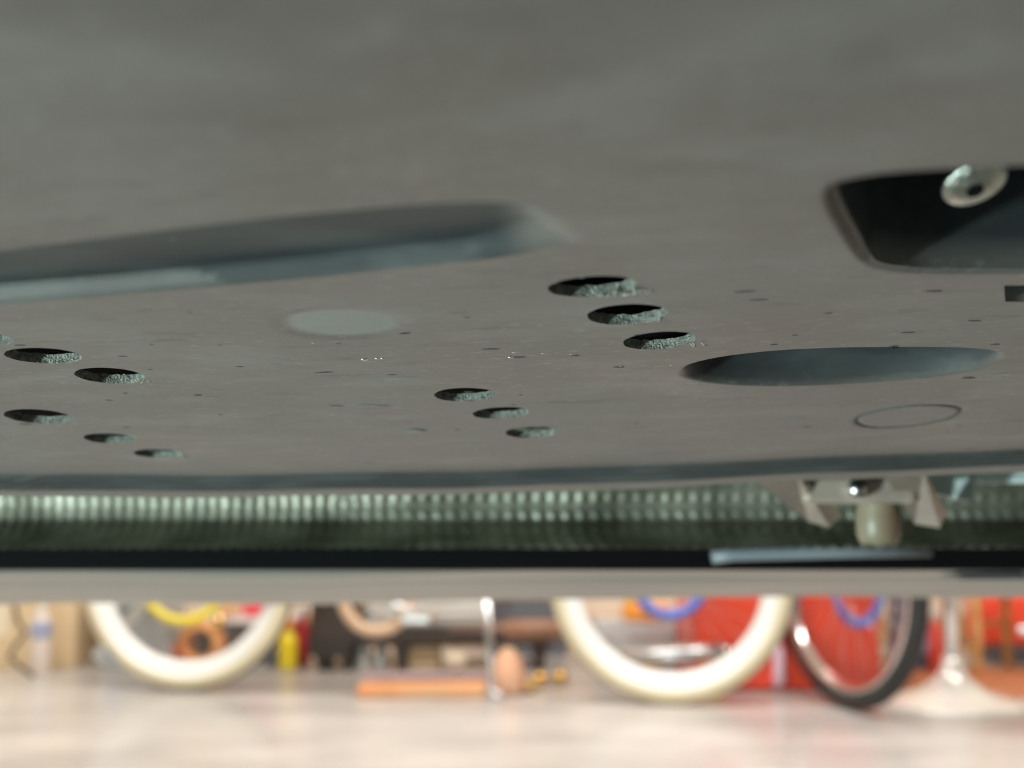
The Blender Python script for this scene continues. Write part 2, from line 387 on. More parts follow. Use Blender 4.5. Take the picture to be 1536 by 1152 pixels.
def tray_material():
    m = bpy.data.materials.new('worn_undertray_plastic'); m.use_nodes = True; nt = m.node_tree; p = nt.nodes['Principled BSDF']; N = nt.nodes.new; L = nt.links.new
    tc = N('ShaderNodeTexCoord')
    def noise(scale, st, det=6, rough=0.55):
        mp = N('ShaderNodeMapping'); mp.inputs['Scale'].default_value = st; L(tc.outputs['Object'], mp.inputs[0])
        n = N('ShaderNodeTexNoise'); n.inputs['Scale'].default_value = scale; n.inputs['Detail'].default_value = det; n.inputs['Roughness'].default_value = rough
        L(mp.outputs[0], n.inputs['Vector']); return n.outputs['Fac']
    def mr(v, a, b, c=0.0, d=1.0):
        r = N('ShaderNodeMapRange'); r.inputs['From Min'].default_value = a; r.inputs['From Max'].default_value = b; r.inputs['To Min'].default_value = c; r.inputs['To Max'].default_value = d
        L(v, r.inputs['Value']); return r.outputs[0]
    def mix(f, A, B):
        x = N('ShaderNodeMix'); x.data_type = 'RGBA'
        L(f, x.inputs['Factor'])
        for nme, c in (('A', A), ('B', B)):
            if isinstance(c, tuple): x.inputs[nme].default_value = (*c, 1)
            else: L(c, x.inputs[nme])
        return x.outputs['Result']
    big = noise(14, (1, 1, 1)); mid = noise(45, (0.5, 1.1, 1)); fine = noise(420, (0.6, 1, 1), 4); dirt = noise(110, (0.35, 1, 1), 8, 0.65)
    c = mix(mr(big, 0.35, 0.65), (0.085, 0.088, 0.085), (0.160, 0.154, 0.147))
    c = mix(mr(mid, 0.50, 0.72, 0, 0.40), c, (0.23, 0.24, 0.235))
    c = mix(mr(dirt, 0.56, 0.68, 0, 0.7), c, (0.075, 0.073, 0.071))
    c = mix(mr(fine, 0.58, 0.72, 0, 0.5), c, (0.27, 0.27, 0.255))
    # dried round patch
    sx = N('ShaderNodeSeparateXYZ'); L(tc.outputs['Object'], sx.inputs[0])
    vm = N('ShaderNodeVectorMath'); vm.operation = 'SUBTRACT'; vm.inputs[1].default_value = (pc[0], pc[1], 0)
    mp = N('ShaderNodeMapping'); mp.inputs['Scale'].default_value = (1, 1, 0); L(tc.outputs['Object'], mp.inputs[0]); L(mp.outputs[0], vm.inputs[0])
    ln = N('ShaderNodeVectorMath'); ln.operation = 'LENGTH'; L(vm.outputs[0], ln.inputs[0])
    ad = N('ShaderNodeMath'); ad.operation = 'MULTIPLY_ADD'; ad.inputs[1].default_value = 0.006; L(mid, ad.inputs[0]); L(ln.outputs['Value'], ad.inputs[2])
    c = mix(mr(ad.outputs[0], pr*1.12, pr*0.95, 0, 0.75), c, (0.20, 0.245, 0.235))
    at_ = N('ShaderNodeAttribute'); at_.attribute_name = 'clean_dark'
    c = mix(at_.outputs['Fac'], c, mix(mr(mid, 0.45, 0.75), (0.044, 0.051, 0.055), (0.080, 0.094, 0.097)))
    L(c, p.inputs['Base Color'])
    L(mr(big, 0.3, 0.7, 0.36, 0.50), p.inputs['Roughness'])
    p.inputs['Specular IOR Level'].default_value = 0.5
    b = N('ShaderNodeBump'); b.inputs['Strength'].default_value = 0.22; b.inputs['Distance'].default_value = 0.0004
    h = N('ShaderNodeMath'); h.operation = 'ADD'; L(dirt, h.inputs[0]); L(mr(fine, 0.3, 0.7, 0, 0.25), h.inputs[1]); L(h.outputs[0], b.inputs['Height'])
    L(b.outputs[0], p.inputs['Normal'])
    L(mr(at_.outputs['Fac'], 0, 1, 0.5, 0.10), p.inputs['Specular IOR Level'])
    return m
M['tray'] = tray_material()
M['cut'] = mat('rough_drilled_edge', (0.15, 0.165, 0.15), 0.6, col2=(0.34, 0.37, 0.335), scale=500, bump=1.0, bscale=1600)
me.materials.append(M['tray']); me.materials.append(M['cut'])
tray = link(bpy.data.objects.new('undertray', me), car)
tag(tray, 'scuffed grey plastic undertray with rows of drilled round holes')

# loose shavings clinging to the rims of some holes
mb = MB(); rs = random.Random(5)
def shaving(px, py, n, L=0.002):
    x, y = on_tray(px, py)
    for _ in range(n):
        a = Vector((x + rs.uniform(-.0022, .0022), y + rs.uniform(-.0009, .0009), 0)); a.z = float(tray_z(np.array([a.x]), np.array([a.y]))[0])
        b = a + Vector((rs.uniform(-L, L), rs.uniform(-L, L)*.6, -rs.uniform(.0, .0012)))
        mb.tube([a, (a+b)/2 + Vector((rs.uniform(-.0004, .0004), 0, -.0005)), b], 0.00013, 5)
for (px, py, n) in [(962, 437, 9), (940, 440, 7), (925, 439, 5), (905,441,4), (995, 475, 3), (1043, 512, 3), (217, 571, 3), (120, 540, 2), (740, 588, 2), (272, 683, 3), (935,428,3)]: shaving(px, py, n)
tag(mb.build('shavings', mat('pale_shavings', (0.42, 0.46, 0.38), 0.6, noise=0.2), car), 'pale fibrous drilling shavings at hole rims', kind='stuff')
mb = MB()  # flakes made up to give the tray and oval their glints
for (px, py, k) in [(546,540,1.2),(566,538.5,1.0),(574,538.5,.9),(766,534,1.0),(771,527,.7),(815,528,.7),(821,528,.6),(857,528,.7),(931,547,.6),(1007,547,.5),(186,563,.5),(470,514,.5),(1268,529,.8),(1274,533,.8),(1281,537,.9),(1290,541,.7),(1301,533,.7),(1316,530,.7),(1318,537,.6),(1143,542,.6)]:
    x, y = on_tray(px, py); z = float(tray_z(np.array([x]), np.array([y]))[0])
    mb.ball((x, y, z), 0.00045*k, (2.2, 1.5, 0.5), 8, 6)
tag(mb.build('glint_flakes', mat('glint_flake', (0.95, 0.95, 0.92), 0.15, 1.0), car), 'tiny bright flakes standing in for glints on the tray', kind='stuff')

def scuffs(lst, th, m, name, lab):
    mb = MB()
    for (px, py, wpx, dpx) in lst:
        x, y = on_tray(px, py); d = y; z = float(tray_z(np.array([x]), np.array([y]))[0])
        R2 = bmesh.ops.create_uvsphere(mb.bm, u_segments=14, v_segments=6, radius=1)
        lx = wpx/1800*d/2; ly = dpx/1800*d*5/2
        dz = (float(tray_z(np.array([x]), np.array([y+.004]))[0]) - z)/.004
        bmesh.ops.transform(mb.bm, matrix=Matrix.Translation((x, y, z)) @ Matrix.Rotation(math.atan(dz), 4, 'X') @ Matrix.Rotation(rs.uniform(-.25, .25), 4, 'Z') @ Matrix.Diagonal((lx, ly, th, 1)), verts=R2['verts'])
        for v in R2['verts']: v.co += Vector((rs.uniform(-1, 1)*lx*.10, rs.uniform(-1, 1)*ly*.2, 0))
    tag(mb.build(name, m, car), lab, kind='stuff')
dk = [(735,523,34,2),(775,534,30,2),(862,530,16,2),(1395,437,40,2.5),(1115,438,40,2.5),(1135,449,36,2),(1360,499,26,2),(1460,481,26,2),(1160,517,14,1.5),(605,500,22,2.5),(925,548,24,2),(1450,568,28,2.5),(1490,518,20,2),(480,560,42,1.5),(296,593,14,2),(38,636,22,2),(28,519,20,2),(505,609,24,1.5),(1240,470,18,1.5),(1340,520,16,1.5),(700,477,14,1.5),(955,500,14,1.2),(1210,640,12,1.5)]
rd = random.Random(11); dk += [(rd.uniform(60,1480), rd.uniform(465,680), rd.uniform(5,16), rd.uniform(1,1.8)) for _ in range(26)]
scuffs(dk, 0.00006, mat('dark_scratch', (0.045, 0.045, 0.05), .6), 'scratches', 'short dark scratches across the tray')
lt = [(575,569,110,4),(540,608,90,3.5),(540,698,44,5),(610,647,60,7),(300,690,30,3),(310,597,36,2),(640,427,18,3),(520,452,22,3),(1180,628,60,3),(330,455,26,3)]
lt += [(rd.uniform(60,1480), rd.uniform(380,680), rd.uniform(5,14), rd.uniform(1,2.2)) for _ in range(16)]
scuffs(lt, 0.00005, mat('pale_smear', (0.20, 0.225, 0.215), .55, noise=.2, scale=300), 'smears', 'pale greenish smears on the tray')
# floor pan above the tray, plus added black baffles keeping light out
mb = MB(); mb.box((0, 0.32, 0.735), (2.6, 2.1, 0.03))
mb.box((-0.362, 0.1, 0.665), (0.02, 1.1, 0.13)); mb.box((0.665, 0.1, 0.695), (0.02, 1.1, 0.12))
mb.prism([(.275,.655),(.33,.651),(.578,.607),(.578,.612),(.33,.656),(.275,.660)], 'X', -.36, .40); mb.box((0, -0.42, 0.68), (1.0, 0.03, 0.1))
mb.build('floor_pan_baffles', M['plain_black'], car)

# bolt inside the big slot
bp = at(1463, 276, 0.228)
mb = MB(); mb.lathe([(0.0, -0.0016), (0.0034, -0.0015), (0.0044, -0.0008), (0.0060, -0.0002), (0.0064, 0.0006), (0.0058, 0.0016), (0.0030, 0.002), (0.0030, 0.012)], 36)
b = mb.build('bolt', mat('zinc_plated', (0.75, 0.82, 0.76), 0.28, 1.0, noise=0.25, scale=300, bump=0.4, bscale=500), car); b.location = bp; b.rotation_euler = (-0.48, -0.15, 0)
tag(b, 'shiny bolt head inside the large slot')
mb = MB(); mb.lathe([(0.0019, -0.0019), (0.0019, -0.0012), (0.0012, -0.0010)], 6)
d = mb.build('socket', M['plain_black'], b); d.location = (-0.0006, 0, 0)
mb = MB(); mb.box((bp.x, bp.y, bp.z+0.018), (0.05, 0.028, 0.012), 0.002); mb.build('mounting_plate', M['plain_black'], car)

# embossed heat shield in the gap behind the tray
def heat_shield():
    prof = [(.585,.618),(.63,.618),(.68,.616),(.73,.610),(.762,.602),(.783,.590),(.793,.577),(.795,.563),(.792,.553),(.784,.5460),(.768,.5425),(.745,.5412)]
    P = np.array(prof); seg = np.r_[0, np.cumsum(np.hypot(*np.diff(P, axis=0).T))]
    s = np.arange(0.08, seg[-1], 0.0011); yy = np.interp(s, seg, P[:,0]); zz = np.interp(s, seg, P[:,1])
    k = np.ones(15)/15; yy = np.convolve(np.pad(yy, 7, 'edge'), k, 'valid'); zz = np.convolve(np.pad(zz, 7, 'edge'), k, 'valid')
    ty = np.gradient(yy); tz = np.gradient(zz); L = np.hypot(ty, tz); ny, nz = tz/L, -ty/L      # towards the camera / floor
    x = np.arange(-0.56, 0.80, 0.0014)
    X, Sg = np.meshgrid(x, s)
    wgrid = 1/(1+np.exp(-(X+0.10)/0.02))
    ridge = np.cos(2*PI*X/0.0078)
    dot = 2*(0.5+0.5*np.cos(2*PI*(X+0.0010*np.sin(Sg*60))/0.0094))*(0.5+0.5*np.cos(2*PI*Sg/0.0112)) - 0.5
    rel = (1-wgrid)*(0.0007*ridge + 0.0002*dot) + wgrid*0.00085*dot*(1 + 0.5*np.sin(X*53)*np.sin(X*19+1))
    big = 0.010*np.tanh((X+0.36)/0.03) + 0.006*np.sin(X*14+0.6)*np.exp(-((Sg-0.2)/0.08)**2) + 0.004*np.sin(X*37+2) - 0.014*np.exp(-((X+0.165)/0.03)**2) + 0.008*np.exp(-((X-0.12)/0.07)**2)
    big = big - 0.020*np.tanh((X+0.15)/0.05)
    big = big*np.clip((0.215-Sg)/0.05, 0, 1)
    r = rel + big
    Yv = yy[:,None] + ny[:,None]*r; Zv = zz[:,None] + nz[:,None]*r
    vs = np.stack([X, Yv, Zv], -1).reshape(-1, 3); nx = len(x); ns = len(s)
    i, j = np.meshgrid(np.arange(ns-1), np.arange(nx-1), indexing='ij'); a = (i*nx+j).ravel()
    fs = np.stack([a, a+1, a+nx+1, a+nx], -1)
    m = bpy.data.meshes.new('heat_shield'); m.from_pydata(vs.tolist(), [], fs.tolist()); m.polygons.foreach_set('use_smooth', [True]*len(fs))
    m.materials.append(mat('embossed_foil', (0.36, 0.37, 0.31), 0.48, 0.55, col2=(0.16, 0.17, 0.13), scale=25, bump=0.3, bscale=300))
    return link(bpy.data.objects.new('heat_shield', m), car)
tag(heat_shield(), 'embossed metallic heat shield with rows of small dimples')

MB().box((0, .829, .546), (1.5, .022, .046), .004).build('gap_shade_bar', M['plain_black'], car)  # added black bar filling the gap where only shade is
# rear tray: the pale strip beyond the gap, leaning down away from the camera
mb = MB()
pf = [(.842,.560),(.838,.535),(.841,.524),(.850,.519),(.862,.5170),(.945,.5090),(.950,.5080),(.955,.5065),(.985,.4975),(.990,.4965),(.996,.4960),(1.065,.4895),(1.07,.489),(1.075,.4875),(1.10,.4805),(1.105,.480),(1.11,.4795),(1.17,.4730),(1.195,.469),(1.208,.470),(1.214,.475),(1.216,.49),(1.21,.56)]
xsn = np.arange(-0.80, 0.81, 0.02); rows = []
for x in xsn:
    dz = 0.0035*math.sin(x*2.2+0.3) + 0.0012*math.sin(x*11) + 0.004*x
    rows.append([mb.bm.verts.new((x, y, z + dz + (0.0010*math.sin(x*17+y*60)))) for (y, z) in pf])
for i in range(len(rows)-1):
    for j in range(len(pf)-1):
        f = mb.bm.faces.new((rows[i][j], rows[i+1][j], rows[i+1][j+1], rows[i][j+1])); f.smooth = True
rt = mb.build('rear_tray', mat('pale_rear_tray', (0.47, 0.40, 0.355), 0.40, col2=(0.24, 0.235, 0.22), scale=7, stretch=(0.14, 7, 7), bump=0.2, bscale=30), car)  # floor reflection put into the pale base colour; streaks are dirt
tag(rt, 'pale brown strip of rear undertray')
mb = MB(); mb.box((at(1465,860,.95).x, .93, .5125), (.058, .045, .004), .0015); mb.build('dark_patch', M['dark_grey'], car)  # dark patch on the strip, built as a thin plate
# outer body side above the strip
mb = MB(); mb.prism([(1.19,.50),(1.222,.50),(1.245,.53),(1.262,.60),(1.275,.80),(1.26,1.02),(1.19,1.04)], 'X', -1.6, 1.6)
mb.build('body_side', mat('dark_car_paint', (0.05, 0.055, 0.06), 0.25, 0.3, noise=0.1, coat=1.0), car)

# bracket, bushing, foil flap and rod in the right part of the gap
Mb = mat('beige_steel', (0.66, 0.56, 0.49), 0.42, 0.35, noise=0.3, scale=40)
def P(px, py, Y): return at(px, py, Y)
def plate(pts, Y0, Y1, th):
    m = MB(); A = [m.bm.verts.new(at(a, b, Y0 + (Y1-Y0)*t)) for (a, b, t) in pts]
    m.bm.faces.new(A); bmesh.ops.solidify(m.bm, geom=list(m.bm.faces), thickness=th)
    return m
b = plate([(1120,712,0),(1195,712,0),(1262,770,1),(1245,792,1),(1212,782,1)], .63, .67, .004).build('bracket_arm', Mb, car)
b = plate([(1322,706,0),(1385,704,0),(1420,770,1),(1410,792,1),(1372,786,1)], .63, .67, .004).build('bracket_arm', Mb, car)
mb = MB(); c = P(1283, 733, .655); mb.box(c, (0.062, 0.02, 0.016), 0.004); mb.box(c + Vector((0, .012, 0.012)), (0.085, 0.012, 0.02), 0.003)
mb.build('bracket_plate', Mb, car)
mb = MB(); c = P(1286, 734, .640); mb.lathe([(0.0, -0.004), (0.0045, -0.0035), (0.0055, 0), (0.0055, 0.005)], 6, c, 'Y'); mb.build('nut', M['silver'], car)
mb = MB(); c = P(1318, 786, .67); mb.lathe([(0.0, -0.012), (0.0095, -0.011), (0.012, -0.006), (0.0125, 0.004), (0.011, 0.012), (0.011, 0.02)], 28, c, 'Z')
mb.build('bushing', mat('pale_green_rubber', (0.26, 0.29, 0.22), 0.4, col2=(0.30, 0.21, 0.14), scale=40), car)
mb = MB(); c = P(1416, 716, .70)
mb.box(c, (0.036, 0.003, 0.024), 0.001, Matrix.Rotation(-0.5, 3, 'Z') @ Matrix.Rotation(-0.45, 3, 'X') @ Matrix.Rotation(0.25, 3, 'Y'))
mb.box(c + Vector((.034, .010, .006)), (0.040, 0.003, 0.022), 0.001, Matrix.Rotation(-0.35, 3, 'Z') @ Matrix.Rotation(-0.6, 3, 'X'))
mb.build('foil_flap', mat('bright_foil', (0.80, 0.95, 0.97), 0.5, 0.3, noise=0.1, scale=90, bump=0.6, bscale=150), car)
mb = MB(); mb.tube([P(1068, 836, .80), P(1100, 832, .80), P(1250, 828, .80), P(1396, 826, .80)], 0.0042, 14)
mb.build('rod', mat('blue_grey_tube', (0.36, 0.42, 0.48), 0.4, noise=0.2), car)

# ------------------------------------------------------------------ bicycles
def circ(r, n, a0=0.0): return [(r*math.cos(a0+2*PI*k/n), r*math.sin(a0+2*PI*k/n)) for k in range(n)]
def wheel(parent, loc, rz, R, tube_r, side, tread, rimm, ringm, ring_r, rim_w=0.030, outer=None):
    n = 20; prof = circ(tube_r, n)
    mids = []
    for k in range(n):
        a = (k+0.5)*2*PI/n; a = (a+PI) % (2*PI) - PI
        mids.append(1 if abs(a) < 0.70 else (2 if abs(a) < 1.8 else 0))
    t = MB().torus(R - tube_r, prof, 'Y', 96, mids).build('wheel', [side, tread, outer or side], parent)
    t.location = loc; t.rotation_euler = (0, 0, rz)
    Rr = R - 2*tube_r + 0.004
    MB().torus(Rr, [(0.004, -0.016), (-0.004, -0.019), (-rim_w*.6, -0.013), (-rim_w, 0), (-rim_w*.6, 0.013), (-0.004, 0.019), (0.004, 0.016)], 'Y', 96).build('rim', rimm, t)
    m = MB()
    for k in range(28):
        a = 2*PI*k/28; b = a + (0.75 if k % 4 < 2 else -0.75); s = 0.028 if k % 2 else -0.028
        m.tube([((Rr-rim_w)*math.cos(a), 0, (Rr-rim_w)*math.sin(a)), (0.022*math.cos(b), s, 0.022*math.sin(b))], 0.0007, 5)
    tag(m.build('spokes', M['silver'], t), kind='stuff')
    MB().lathe([(0.006, -0.06), (0.006, -0.034), (0.024, -0.032), (0.024, -0.026), (0.015, -0.02), (0.015, 0.02), (0.024, 0.026), (0.024, 0.032), (0.006, 0.034), (0.006, 0.06)], 20, axis='Y').build('hub', M['chrome'], t)
    if ringm:
        MB().torus(ring_r, [(-0.014, -0.036), (0.014, -0.036), (0.014, -0.030), (-0.014, -0.030)], 'Y', 48).build('hub_ring', ringm, t)
    return t
def bicycle(rear, front, label, R, tube_r, side, tread, rimm, ring_rear, ring_front, paint, steer=0.0, crank_t=0.42, guard=None, outer=None, kick=None, rr_=0.092, rf_=0.092):
    rear, front = Vector(rear), Vector(front); d = front - rear; wb = d.length; rz = math.atan2(d.y, d.x)
    t = thing('bicycle', rear, label, 'bicycle', rz)
    wheel(t, (0, 0, R), 0, R, tube_r, side, tread, rimm, ring_rear, rr_, outer=outer)
    wheel(t, (wb, 0, R), steer - rz if steer else 0, R, tube_r, side, tread, rimm, ring_front, rf_, outer=outer)
    bb = Vector((wb*crank_t, 0, 0.285)); seat = Vector((wb*crank_t - 0.16, 0, 0.72)); head = Vector((wb-0.16, 0, 0.80)); headlo = Vector((wb-0.115, 0, 0.68))
    m = MB()
    m.tube([seat, bb], 0.015, 12)
    m.tube([bb, bb.lerp(headlo, .5) + Vector((0.03, 0, 0.0)), headlo], 0.018, 12); m.tube([seat + Vector((0.02, 0, -.04)), seat.lerp(head, .5) + Vector((0, 0, 0.04)), head], 0.016, 12)
    m.tube([headlo - Vector((-.01, 0, .02)), head + Vector((-.01, 0, .03))], 0.021, 12)
    for s in (-1, 1):
        m.tube([bb + Vector((-.02, s*.02, 0)), Vector((0.2, s*.045, 0.31)), Vector((0, s*.055, R))], 0.009, 10)
        m.tube([seat + Vector((0.01, s*.015, -.05)), Vector((0, s*.055, R))], 0.008, 10)
    m.build('frame', paint, t)
    m = MB(); st = Vector((math.cos(steer-rz), math.sin(steer-rz), 0)) if steer else Vector((1, 0, 0)); sd = Vector((-st.y, st.x, 0))
    hub = Vector((wb, 0, R))
    for s in (-1, 1): m.tube([headlo + sd*s*.03, headlo.lerp(hub, .3) + sd*s*.052 + Vector((.01, 0, 0)), hub + sd*s*.056], 0.010, 10)
    m.tube([headlo + sd*.035, headlo - sd*.035], 0.012, 10); m.build('fork', M['chrome'], t)
    m = MB(); m.tube([head + Vector((0, 0, .02)), head + Vector((-.03, 0, .16))], 0.012, 10)
    tp = head + Vector((-.03, 0, .16))
    m.tube([tp - st*.18 + sd*.33, tp - st*.05 + sd*.28 + Vector((0, 0, .06)), tp + sd*.08 + Vector((0,0,.02)), tp, tp - sd*.08 + Vector((0,0,.02)), tp - st*.05 - sd*.28 + Vector((0, 0, .06)), tp - st*.18 - sd*.33], 0.011, 10)
    m.build('handlebar', M['chrome'], t)
    m = MB(); m.ball(seat + Vector((-.02, 0, .13)), 0.12, (1.1, .85, .3)); m.tube([seat + Vector((-.01, 0, .1)), seat], 0.012, 10); m.build('saddle', M['black_rubber'], t)
    m = MB(); g = guard or M['silver']; m.torus(0.098, [(-0.017, -0.042), (0.017, -0.042), (0.017, -0.036), (-0.017, -0.036)], 'Y', 48, c=bb)
    for k in range(5): a = 2*PI*k/5; m.tube([bb + Vector((0, -.039, 0)), bb + Vector((.075*math.cos(a), -.039, .088*math.sin(a)))], 0.003, 6)
    m.build('chainring', g, t)
    m = MB(); a = 0.25
    c1 = bb + Vector((.15*math.cos(a), -.06, -.05)); c2 = bb + Vector((-.15*math.cos(a), .06, .05))
    m.tube([bb + Vector((0, -.06, 0)), c1], 0.009, 8); m.tube([bb + Vector((0, .06, 0)), c2], 0.009, 8); m.tube([bb + Vector((0, -.06, 0)), bb + Vector((0, .06, 0))], 0.016, 12)
    k_ = m.build('crank', M['silver'], t)
    MB().box(c1 + Vector((0, -.06, 0)), (0.085, .10, .022), .006).build('pedal', M['silver'], k_)
    MB().box(c2 + Vector((0, .06, 0)), (0.085, .10, .022), .006).build('pedal', M['silver'], k_)
    if kick is not None:
        kp = Vector(kick) - rear; kp.rotate(Matrix.Rotation(-rz, 3, 'Z'))
        MB().tube([Vector((kp.x - .01, -.02, .285)), Vector((kp.x, kp.y*0.8, .06)), kp + Vector((0, 0, .012)), kp + Vector((.03, -.012, .010))], [.010, .010, .010, .012], 12).build('kickstand', M['silver'], t)
    return t
R_ = 0.336
pl = floor_at(278, 1036); pm = floor_at(1007, 1057); pr_ = floor_at(1273, 1063)
kp = floor_at(738, 1048)
bicycle(pl, pm, 'long cruiser bicycle with thick cream whitewall tyres, standing behind the car', R_, 0.030, M['white_tyre'], M['black_rubber'], M['white_rim'], M['yellow'], M['blue'], M['red_dull'], crank_t=0.415, guard=M['tan'], kick=kp, outer=M['cream_tyre'], rr_=0.132)
bicycle((pr_.x + 0.76, pr_.y - 0.74, 0), pr_, 'bicycle with black tyres, its front wheel turned, beside the chrome pedestal', R_, 0.025, M['black_rubber'], M['black_rubber'], M['chrome'], M['blue'], M['blue'], M['slate'], steer=PI + math.radians(-71), crank_t=0.42, rf_=0.112)

# ------------------------------------------------------------------ red tool cabinet
def cab():
    a = floor_at(1040, 1049); b = floor_at(1322, 1049); y0 = 3.575; k = y0/a.y
    cx = (a.x+b.x)/2*k; W = (b.x-a.x)*k; D = 0.38; H = 0.52; pink = mat('pink_reflection', (0.95, 0.72, 0.86), 0.25)
    t = thing('tool_cabinet', (cx, y0 + D/2, 0), 'glossy red metal tool cabinet behind the two right wheels', 'cabinet')
    MB().box((0, 0, H/2), (W, D, H), 0.006).build('body', M['red'], t)
    for x0, x1, hx in ((-W/2+.012, -W*.02, -W*.055), (W*.0, W/2-.012, None)):
        d = MB().box(((x0+x1)/2, -D/2-0.006, 0.255), (x1-x0, 0.014, 0.485), 0.004).build('door', M['red'], t)
        if hx is None: continue
        MB().tube([(hx, -D/2-.012, .022), (hx, -D/2-.030, .032), (hx, -D/2-.030, .115), (hx, -D/2-.012, .125)], 0.017, 12).build('handle', pink, d)  # pale pink stands in for a streak of reflection
cab()
cb = bpy.data.objects['tool_cabinet']; hx = at(1192, 900, 3.53).x - cb.location.x
MB().box((hx, -0.21, 0.335), (0.045, 0.012, 0.34), 0.004).build('hinge_cover', M['slate'], cb)
# ------------------------------------------------------------------ clutter along the back
def box_thing(name, px0, px1, pyb, h, D, m, label, cat, extra=None, bev=0.004, rz=0.0):
    a = floor_at(px0, pyb); b = floor_at(px1, pyb); W = b.x-a.x
    t = thing(name, ((a.x+b.x)/2, a.y + D/2, 0), label, cat, rz)
    MB().box((0, 0, h/2), (W, D, h), bev).build('body', m, t)
    if extra: extra(t, W, D, h)
    return t
def carton(t, W, D, h):
    MB().box((0, -D/2-.0012, h*.62), (W*.12, .0016, h*.74), 0).build('tape', mat('packing_tape', (0.85, 0.74, 0.55), 0.3), t)
    MB().box((-W*.25, 0, h+.012), (W*.5, D, .004), 0, Matrix.Rotation(0.12, 3, 'Y')).build('flap', M['cardboard'], t)
    MB().box((W*.25, 0, h+.012), (W*.5, D, .004), 0, Matrix.Rotation(-0.12, 3, 'Y')).build('flap', M['cardboard'], t)
box_thing('cardboard_box', -120, 112, 1004, 0.42, 0.35, M['cardboard'], 'large tan cardboard box at far left behind the hanging cord', 'box', carton)
# blue label pad leaning on the carton and black cord
p = at(60, 948, 3.80)
t = thing('spray_can', floor_at(60, 1012), 'pale spray can with a blue band in front of the cardboard box', 'can')
MB().lathe([(0.0, 0), (0.030, 0.0), (0.032, .004), (0.032, .165), (0.024, .185), (0.012, .19), (0, .19)], 28).build('can_body', mat('pale_pink_tin', (0.86, 0.74, 0.66), 0.4, noise=0.05), t)
MB().lathe([(0.0326, .115), (0.0328, .12), (0.0328, .165), (0.0326, .168)], 28).build('label', mat('lavender_band', (0.42, 0.46, 0.66), 0.5), t)
MB().lathe([(0.0, .188), (0.014, .188), (0.014, .212), (0.010, .216), (0, .216)], 20).build('cap', M['white_rim'], t)
mb = MB(); Y = 3.72; q = [(22, 860), (20, 900), (26, 930), (38, 950), (22, 970), (14, 985), (30, 1000), (50, 1014)]
mb.tube([at(a, b, Y) for a, b in q] , 0.007, 10); o = mb.build('cord', mat('brown_cord', (0.10, 0.07, 0.06), 0.6), None); tag(o, 'dark brown cord hanging down at the far left edge', 'cord')
# shelf post behind cord top so that it hangs from something
t = box_thing('storage_bin', 150, 245, 1002, 0.24, 0.25, M['grey_plastic'], 'grey storage bin seen through the left bicycle wheel', 'bin',
   lambda t, W, D, h: (MB().box((0, 0, h+.01), (W+.02, D+.02, .022), .006).build('lid', M['slate'], t), MB().box((0, -D/2-.01, h*.8), (W*.4, .02, .02), .005).build('handle', M['dark_grey'], t)))
# diagonal grey folding legs of a stand
t = thing('folding_stool', floor_at(222, 1004) + Vector((0, -.12, 0)), 'folded grey step stool leaning beside the grey bin', 'stool')
mb = MB(); mb.box((0.0, 0, .20), (.045, .02, .40), .004, Matrix.Rotation(0.7, 3, 'Y')); mb.build('leg', M['pale_grey'], t)
mb = MB(); mb.box((0.03, 0.03, .20), (.045, .02, .40), .004, Matrix.Rotation(-0.35, 3, 'Y')); mb.build('leg', M['grey_plastic'], t)
mb = MB(); mb.box((-.07, 0.0, .075), (.048, .024, .05), .004, Matrix.Rotation(0.7, 3, 'Y')); mb.build('foot', M['blue'], t)
def ball_thing(name, px, py, r, m, label, cat, Y=None, flat=1.0, group=None):
    c = floor_at(px, py); t = thing(name, c, label, cat, group=group)
    MB().ball((0, 0, r*flat), r, (1, 1, flat), 24, 14).build('shell', m, t)
    MB().lathe([(0.0, 2*r*flat-.001), (r*.16, 2*r*flat-.002), (r*.16, 2*r*flat+.004), (0, 2*r*flat+.004)], 12).build('valve', M['dark_grey'], t)
    return t
ball_thing('ball', 248, 1006, 0.042, M['red_dull'], 'small red ball on the floor behind the left wheel', 'ball')
# orange coiled hose
c = floor_at(296, 1004); t = thing('hose', c, 'orange hose coiled upright behind the left wheel', 'hose')
MB().torus(0.058, circ(0.016, 12), 'Y', 48, c=(0, .02, .078)).torus(0.058, circ(0.016, 12), 'Y', 48, c=(0.006, .056, .076)).build('coil', mat('orange_hose', (0.90, 0.42, 0.16), 0.45, noise=0.1), t)
MB().lathe([(0.019, 0), (0.021, .01), (0.021, .03), (0.015, .036), (0.015, .05)], 14, (0.062, 0.02, .13)).build('fitting', M['brass'], t)
# white shelf with a peach ball and red case on it
a = floor_at(330, 1000); b_ = floor_at(418, 1000); Wd = b_.x-a.x
t = thing('low_shelf', ((a.x+b_.x)/2 - .03, a.y + .12, 0), 'low pinkish white shelf behind the right side of the left wheel', 'shelf')
MB().box((0, 0, .150), (Wd+.16, .22, .018), .003).build('board', mat('pink_white_board', (0.80, 0.72, 0.70), 0.5), t)
for s in (-1, 1): MB().box((s*(Wd/2+.065), 0, .070), (.018, .20, .140), .003).build('leg', M['pale_grey'], t)
MB().box((0, .09, .07), (Wd+.10, .012, .14), .002).build('back_panel', mat('pale_lilac', (0.68, 0.62, 0.64), 0.6), t)
top = .160
c = Vector((at(345, 915, a.y+.06).x, a.y+.06, top)); t = thing('ball', c, 'peach coloured ball resting on the low shelf', 'ball')
MB().ball((0, 0, .036), .036).build('shell', mat('peach_rubber', (0.93, 0.55, 0.25), 0.4, noise=.05), t)
MB().lathe([(0, .071), (.006, .071), (.006, .075), (0, .075)], 10).build('valve', M['dark_grey'], t)
